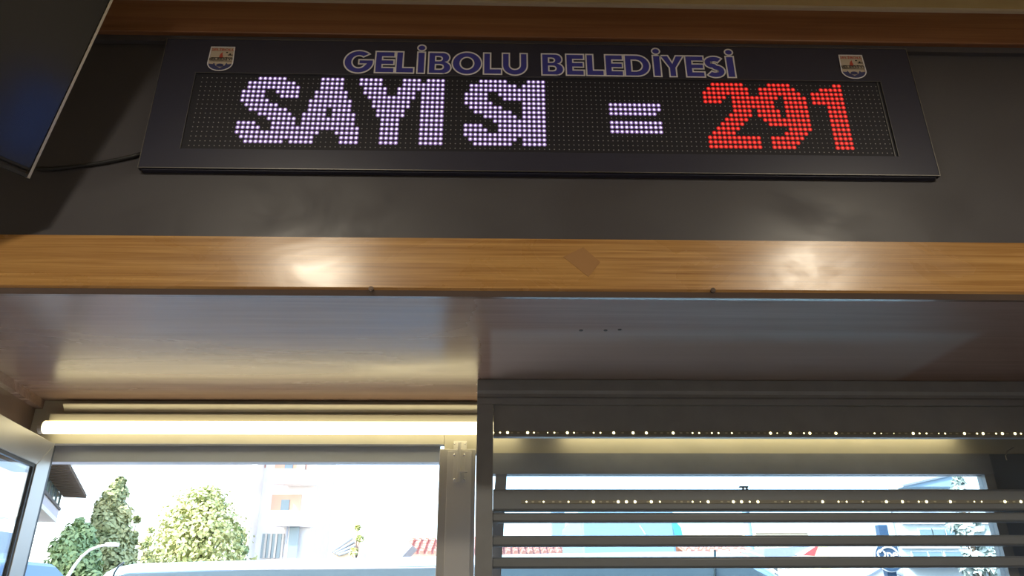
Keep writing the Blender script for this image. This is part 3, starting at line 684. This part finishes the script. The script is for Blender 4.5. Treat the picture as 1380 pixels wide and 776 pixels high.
# ------------------------------------------------------------------ beige house seen through the side leaf
HY = 9.0
hA, hB_ = at(-170, 700, HY), at(58, 620, HY)
bh = thing('beige_house', (hA.x, HY+2, GZ), 'plain beige house with an arched opening, seen through the side pane', 'house')
hr = min(hB_.x, at(33, 760, HY).x)
dh = ray(10, 821); dh = Vector((dh.x, dh.y, 0)).normalized()*2.4
B().prism([(hr-4, HY, GZ), (hr, HY, GZ), (hr+dh.x, HY+dh.y, GZ), (hr-4, HY+dh.y, GZ)], (0, 0, at(20, 560, HY).z-GZ)).build('wall', mat('render_sand', (.34, .275, .20), .85, noise=((.315, .255, .185), 1.5)), bh)
ac = at(2, 716, HY); ra = .20
pr_ = [(ac.x-ra, ac.z-.35)]+[(ac.x+ra*math.cos(t), ac.z+ra*.75*math.sin(t)) for t in [math.pi-math.pi*i/12 for i in range(13)]]+[(ac.x+ra, ac.z-.35)]
B().xz(pr_, HY-.02, HY-.0005).build('arch_panel', M_bwhite, bh)
arcp = [(ac.x+ra*1.02*math.cos(t), HY-.03, ac.z+ra*.77*math.sin(t)) for t in [math.pi-math.pi*i/14 for i in range(15)]]
B().tube(arcp, .012, 6).build('arch_moulding', M_slate, bh)
lowz = at(10, 713, HY-.6).z
lh = thing('low_tiled_shed', (hr-1.2, HY-.5, GZ), 'low grey shed with a strip of red tiles before the beige house', 'shed')
bx(hr-2.4, hr-.02, HY-.6, HY-.1, GZ, lowz).build('wall', M_slate, lh)
b = B(); z0, z1 = at(10, 735, HY-.9).z, at(10, 722, HY-.9).z
for k in range(30): 
    x = hr-2.4+.079*k; b.yz([(HY-.9, z0), (HY-.62, z1), (HY-.62, z1+.02), (HY-.9, z0+.02)], x, x+.066)
b.build('tile_strip', M_tile, lh)
cz = at(10, 746, 6.8).z
cr_ = thing('blue_car', (at(0, 760, 6.8).x-.9, 7.6, GZ), 'blue car roof low behind the side pane at far left', 'car')
cx = at(16, 760, 6.8).x
B().xz([(cx-3.4, .2), (cx-3.4, 1.0), (cx-2.7, 1.15), (cx-2.2, cz), (cx-.45, cz), (cx-.05, cz-.35), (cx, .9), (cx, .2)], 6.8, 8.3).build('body', mat('blue_paint', (.05, .13, .24), .3, coat=.3), cr_, bevel=.06)
B().xz([(cx-2.5, 1.2), (cx-2.1, cz-.1), (cx-.55, cz-.1), (cx-.2, 1.2)], 6.795, 6.802).build('side_window', M_darkglass, cr_)
for x in (cx-2.7, cx-.7):
    for y in (6.82, 8.08): B().tube([(x, y, GZ+.3), (x, y+.2, GZ+.3)], .3, 20).build('wheel', M_rubber, cr_)

# ------------------------------------------------------------------ apartment tower
AY = 60.0
def A_(x, y, dy=0): return at(x, y, AY+dy)
tw = thing('apartment_tower', (A_(380, 740).x, AY+4, GZ), 'white apartment tower with stacked balconies and salmon recesses', 'building')
xa, xb = A_(352, 690).x, A_(418, 690).x; topz = A_(380, 560).z
bx(xa-2.6, xb-.2, AY+1.5, AY+9, GZ, topz).build('wall', M_bwhite, tw)
bx(xa-2.7, xa-.6, AY-.4, AY+1.5, GZ, topz).build('side_wing', M_bwhite, tw)
def front(x0, x1, y0, y1, d0, d1): 
    a, c = A_(x0, y1, d0), A_(x1, y0, d0); return bx(min(a.x, c.x), max(a.x, c.x), AY+d0, AY+d1, min(a.z, c.z), max(a.z, c.z))
for k, (ys, x0, x1) in enumerate(((708, 360, 389), (651, 366, 398), (598, 372, 404))):
    a = A_(x0, ys); c = A_(x1, ys); zz = a.z
    B().prism([(a.x, AY, zz), (c.x, AY, zz), (c.x+1.9, AY+1.49, zz), (a.x+.9, AY+1.49, zz)], (0, 0, .18)).build('balcony_slab', M_bwhite, tw)
    B().prism([(a.x, AY, zz+.18), (c.x, AY, zz+.18), (c.x, AY+.08, zz+.18), (a.x, AY+.08, zz+.18)], (0, 0, .95)).build('balcony_front', M_bwhite, tw)
    B().prism([(c.x, AY+.08, zz+.18), (c.x+1.85, AY+1.48, zz+.18), (c.x+1.85, AY+1.49, zz+.18), (c.x-.08, AY+.08, zz+.18)], (0, 0, .95)).build('balcony_side', M_bwhite, tw)
    bx(a.x-.3, c.x+.4, AY+1.40, AY+1.495, zz+.20, zz+2.5).build('recess_wall', M_pink if k < 2 else M_bwhite, tw)
    bx(a.x+.5, a.x+1.15, AY+1.33, AY+1.395, zz+.9, zz+2.1).build('window', M_bglass, tw)
front(350, 380, 719, 752, 1.38, 1.44).build('glass_door', M_bglass, tw)
for x in (357, 364, 371, 380): front(x-.5, x+.5, 719, 752, 1.30, 1.37).build('door_frame', M_alu, tw)
front(386, 404, 708, 752, .9, .96).build('glass_door', M_bglass, tw)
front(384, 387, 706, 752, .85, .95).build('column', M_slate, tw)
b = B()
for y0 in (612, 626): front(399, 411, y0, y0+10, .9, 1.2).build('air_conditioner', M_alu, tw)
B().tube([A_(362, 652, -.3), A_(373, 662, -.3)], .09, 6).build('awning_pole', M_swhite, tw)
for y in (615, 640, 690): front(347-(y-615)*.12, 348.2-(y-615)*.12, y, y+9, -.5, -.41).build('slit_window', M_slate, tw)
front(357.5, 358.6, 612, 630, 1.2, 1.3).build('drain_pipe', M_tile, tw)

# ------------------------------------------------------------------ roofs beyond the van
RY = 26.0
def roof_house(x0, x1, yr, ye, Y, label, wallm, name='tiled_house', step=.24):
    a, c = at(x0, ye, Y), at(x1, ye, Y); zr, ze = at(x0, yr, Y+2).z, at(x0, ye, Y).z
    t = thing(name, ((a.x+c.x)/2, Y+2, GZ), label, 'house')
    bx(a.x+.2, c.x-.2, Y+.25, Y+3.75, GZ, ze-.02).build('wall', wallm, t)
    b = B(); b.yz([(Y, ze), (Y+2, zr), (Y+4, ze), (Y+4, ze-.08), (Y+2, zr-.08), (Y, ze-.08)], a.x+.35, c.x); b.build('roof', M_tile, t)
    b = B(); n_ = int((c.x-a.x-.4)/step)
    for k in range(n_):
        x = a.x+.4+step*k
        for j in range(6):
            f0, f1 = j/6, (j+1)/6+.02
            p0 = Vector((x+random.uniform(-.02, .02), Y+2*f0, ze+(zr-ze)*f0+.05)); p1 = Vector((x, Y+2*f1, ze+(zr-ze)*f1+.03)); b.tube([p0, p1], [.085, .07], 5)
    b.build('roof_tiles', M_tile, t, kind='stuff')
    return t
roof_house(532, 800, 726.5, 747, RY, 'house with terracotta tiled roof right of the open window', M_bbeige)
roof_house(915, 1020, 731, 746, 24.0, 'low terracotta roof behind the van front, seen between slats', M_bbeige)
gs = [at(x, y, 23) for x, y in ((494, 752), (507, 731), (511, 728), (548, 729), (556, 735), (540, 752))]
gb = B().prism([tuple(q) for q in gs]+[(gs[-1].x, 23, GZ), (gs[0].x, 23, GZ)], (0, 1.6, 0)).build('slate_wall', M_slate); tag(gb, 'blue-grey shaded gable wall left of the terracotta roof', 'wall')
bs = [at(x, y, 21) for x, y in ((447, 748), (447, 743), (473, 724), (484, 720), (485, 748))]
gw = thing('stepped_wall', (bs[0].x, 21.5, GZ), 'beige sloping garden wall with rails in the middle distance', 'wall')
B().prism([tuple(q) for q in bs]+[(bs[-1].x, 21, GZ), (bs[0].x, 21, GZ)], (0, 1.2, 0)).build('wall', M_bbeige, gw)
for k in range(4):
    B().tube([at(447+k*3, 744+k*1.2, 20.95), at(475+k*2, 724.5+k*5, 20.95)], .035, 6).build('rail', M_slate, gw)
tree_px(479, 705, 9, 20.4, M_leafY, 'small shrub growing over the beige sloping wall', nclump=10, nleaf=60, leaf=.09, name='shrub')
a, c = at(486, 726, 25), at(503, 748, 25)
lw = bx(a.x, c.x, 25, 27, GZ, a.z).build('low_annex', M_bwhite); tag(lw, 'small white annex between the sloping wall and slate gable', 'building')

# ------------------------------------------------------------------ street furniture and far right
def cable_px(pts, Y, r): return B().tube([at(x, y, Y) for x, y in pts], r, 6)
oa, ob = LB(-9, .045, zSl+.9), Vector((xa-1.2, AY-.41, A_(350, 627).z))
oc = B().tube([oa.lerp(ob, i/10) for i in range(11)], .06, 6).build('overhead_cable', M_swhite, smooth=True); tag(oc, 'white overhead cable slanting across the trees at left', 'cable')
sl = thing('street_lamp', tuple(Vector((at(92, 776, 15).x, 15, GZ))), 'white street lamp with a curved arm before the cypress', 'street lamp')
b0 = at(92, 776, 15)
B().tube([(b0.x, 15, GZ), b0]+[at(x, y, 15) for x, y in ((100, 763), (110, 750), (121, 741), (133, 736), (143, 734.5))], [.05, .034, .03, .026, .024, .022, .02], 8).build('pole', M_swhite, sl, True)
a = at(152, 735, 15); bx(a.x-.13, a.x+.10, 14.93, 15.07, a.z-.02, a.z+.05).build('lamp_head', M_swhite, sl, bevel=.02)
sl = thing('pale_post', tuple(Vector((at(1010, 776, 15.2).x, 15.2, GZ))), 'pale blue round post behind the van front, between slats', 'post')
B().tube([(at(1007, 705, 15.2).x+.03, 15.2, GZ), (at(1007, 705, 15.2).x, 15.2, at(1006, 688, 15.2).z)], [.085, .07], 12).build('shaft', M_palepost, sl, True)
q = at(1006, 688, 15.2); B().tube([q-up*.02, q+up*.05], [.10, .085], 12).build('cap', M_palepost, sl)
a = at(752, 711, 40); pq = thing('pale_chimney', (a.x, 40, GZ), 'pale blue chimney stack left of the box truck', 'chimney')
bx(a.x-.32, a.x+.32, 39.6, 40.4, GZ, at(752, 688, 40).z).build('stack', M_palepost, pq); bx(a.x-.42, a.x+.42, 39.5, 40.5, at(752, 688, 40).z, at(752, 685, 40).z).build('cap', M_slate, pq)
# round sign on a navy totem
OY = 22.0
a, c = at(1184.5, 712, OY), at(1196.5, 712, OY)
tt = thing('totem_sign', ((a.x+c.x)/2, OY+.1, GZ), 'navy totem post with a round sign reading Opet, right of centre', 'sign')
bx(a.x, c.x, OY, OY+.22, GZ, at(1190, 707, OY).z).build('post', M_totem, tt)
o_ = at(1198.5, 750, OY-.12); rd = .385
B().tube([(o_.x, OY-.13, o_.z), (o_.x, OY-.002, o_.z)], rd, 40).build('disc', M_totem, tt)
rg = B().tube([(o_.x+rd*1.02*math.cos(t), OY-.10, o_.z+rd*1.02*math.sin(t)) for t in [2*math.pi*i/40 for i in range(41)]], .018, 6, False); rg.build('rim', M_swhite, tt)
B().tube([(o_.x+rd*.72*math.cos(t), OY-.14, o_.z+rd*.66*math.sin(t)) for t in [math.radians(25+130*i/16) for i in range(17)]], [.012]+[.026]*15+[.012], 6).build('arc_mark', M_swhite, tt)
text('Opet', o_.x, o_.z-.04, .33, OY-.136, M_swhite, tt, 'lettering')
# little gabled house below the totem
a, c = at(1168, 776, 28), at(1205, 776, 28); pk = at(1190, 763, 28)
gh = thing('gable_house', (pk.x, 30, GZ), 'small pale gabled house behind the navy totem', 'house')
B().xz([(a.x, GZ), (c.x+.4, GZ), (c.x+.4, a.z-.02), (pk.x, pk.z), (a.x, a.z-.02)], 28, 31).build('wall', M_bwhite, gh)
for s_, e_ in ((a, pk), (pk, Vector((c.x+.4, 28, a.z-.02)))): B().tube([(s_.x, 27.95, s_.z), (e_.x, 27.95, e_.z)], .07, 6).build('roof_edge', M_slate, gh)
bx(pk.x-.12, pk.x+.12, 27.97, 28.0, pk.z-.75, pk.z-.45).build('window', M_slate, gh)
# pale office building at the right
BY = 16.0
a = at(1214, 740, BY)
of = thing('pale_office', (a.x+3, BY+2, GZ), 'pale grey-blue building with rows of windows at far right', 'building')
z_e = at(1240, 657, BY).z
dh = ray(1213, 821); dh = Vector((dh.x, dh.y, 0))*(5/dh.y)
B().prism([(a.x, BY, GZ), (a.x+6, BY, GZ), (a.x+6, BY+5, GZ), (a.x+dh.x, BY+5, GZ)], (0, 0, z_e-GZ)).build('wall', M_pale, of)
pts = [at(1236, 658, BY-.05), at(1277, 645, BY-.05)]
B().prism([(pts[0].x-.4, BY-.3, z_e-.02), (pts[1].x, BY-.3, pts[1].z+.05), (pts[1].x, BY-.3, z_e-.02)], (0, 4, 0)).build('gable', M_palepost, of)
B().tube([(pts[0].x-.45, BY-.32, z_e), (pts[1].x, BY-.32, pts[1].z+.06)], .035, 6).build('gable_edge', M_slate, of)
def opx(x0, x1, y0, y1, d0, d1):
    p_, q_ = at(x0, y1, BY), at(x1, y0, BY); return bx(p_.x, q_.x, BY+d0, BY+d1, p_.z, q_.z)
for x0, x1, y0, y1 in ((1240, 1255, 712, 733), (1258, 1272, 712, 733), (1230, 1248, 742, 760), (1252, 1268, 742, 760), (1276, 1296, 712, 733), (1274, 1294, 742, 760)):
    w_ = opx(x0, x1, y0, y1, -.03, -.001).build('window', M_swhite, of); opx(x0+1.2, x1-1.2, y0+1.5, y1-1.5, -.05, -.031).build('pane', M_bglass, w_)
for y in (738, 705): opx(1214, 1360, y-1.2, y+1.2, -.10, -.001).build('cornice', M_bwhite, of)
opx(1224, 1345, 763, 765, -.5, -.001).build('canopy', M_palepost, of)
# red and white trimmed awning, yellow pillar, parapets
aw = thing('canvas_awning', tuple(at(1060, 760, 13)), 'dark grey awning with white and red edge right of the van', 'awning')
B().prism([tuple(at(x, y, 13)) for x, y in ((1030, 739), (1082, 736), (1100, 735), (1076, 749), (1030, 752))], (0, 1.2, .05)).build('canvas', M_awning, aw)
B().prism([tuple(at(x, y, 12.97)) for x, y in ((1072, 747.5), (1097, 734.5), (1102, 735), (1080, 750))], (0, .03, 0)).build('white_trim', M_swhite, aw)
B().prism([tuple(at(x, y, 12.95)) for x, y in ((1082, 748), (1101, 735), (1103, 736), (1098, 749))], (0, .018, 0)).build('red_trim', M_redcloth, aw)
a = at(1052, 752, 13.3); B().tube([(a.x, 13.6, GZ), (a.x, 13.6, a.z)], .03, 8).build('pole', M_alu, aw)
a, c = at(1104, 745, 15), at(1117, 745, 15)
yp = bx(a.x, c.x, 15, 15.4, GZ, at(1108, 734, 15).z).build('yellow_pillar', M_yellow); tag(yp, 'pale yellow pillar right of the grey awning', 'pillar')
for x0, x1, yt, Y, lab in ((915, 1000, 716, 34, 'far low beige parapet behind the van front, left of the pale post'), (1018, 1088, 713.5, 36, 'far beige stepped building right of the pale post')):
    a, c = at(x0, yt, Y), at(x1, yt, Y); t = thing('far_building', ((a.x+c.x)/2, Y+2, GZ), lab, 'building')
    bx(a.x, c.x, Y, Y+4, GZ, a.z).build('wall', M_bbeige, t); bx(a.x+(c.x-a.x)*.45, c.x-.2, Y+.3, Y+3, a.z, a.z+.25).build('roof_block', M_bbeige, t); bx(a.x-.1, c.x+.1, Y-.1, Y-.001, a.z-.15, a.z+.03).build('coping', M_bwhite, t)
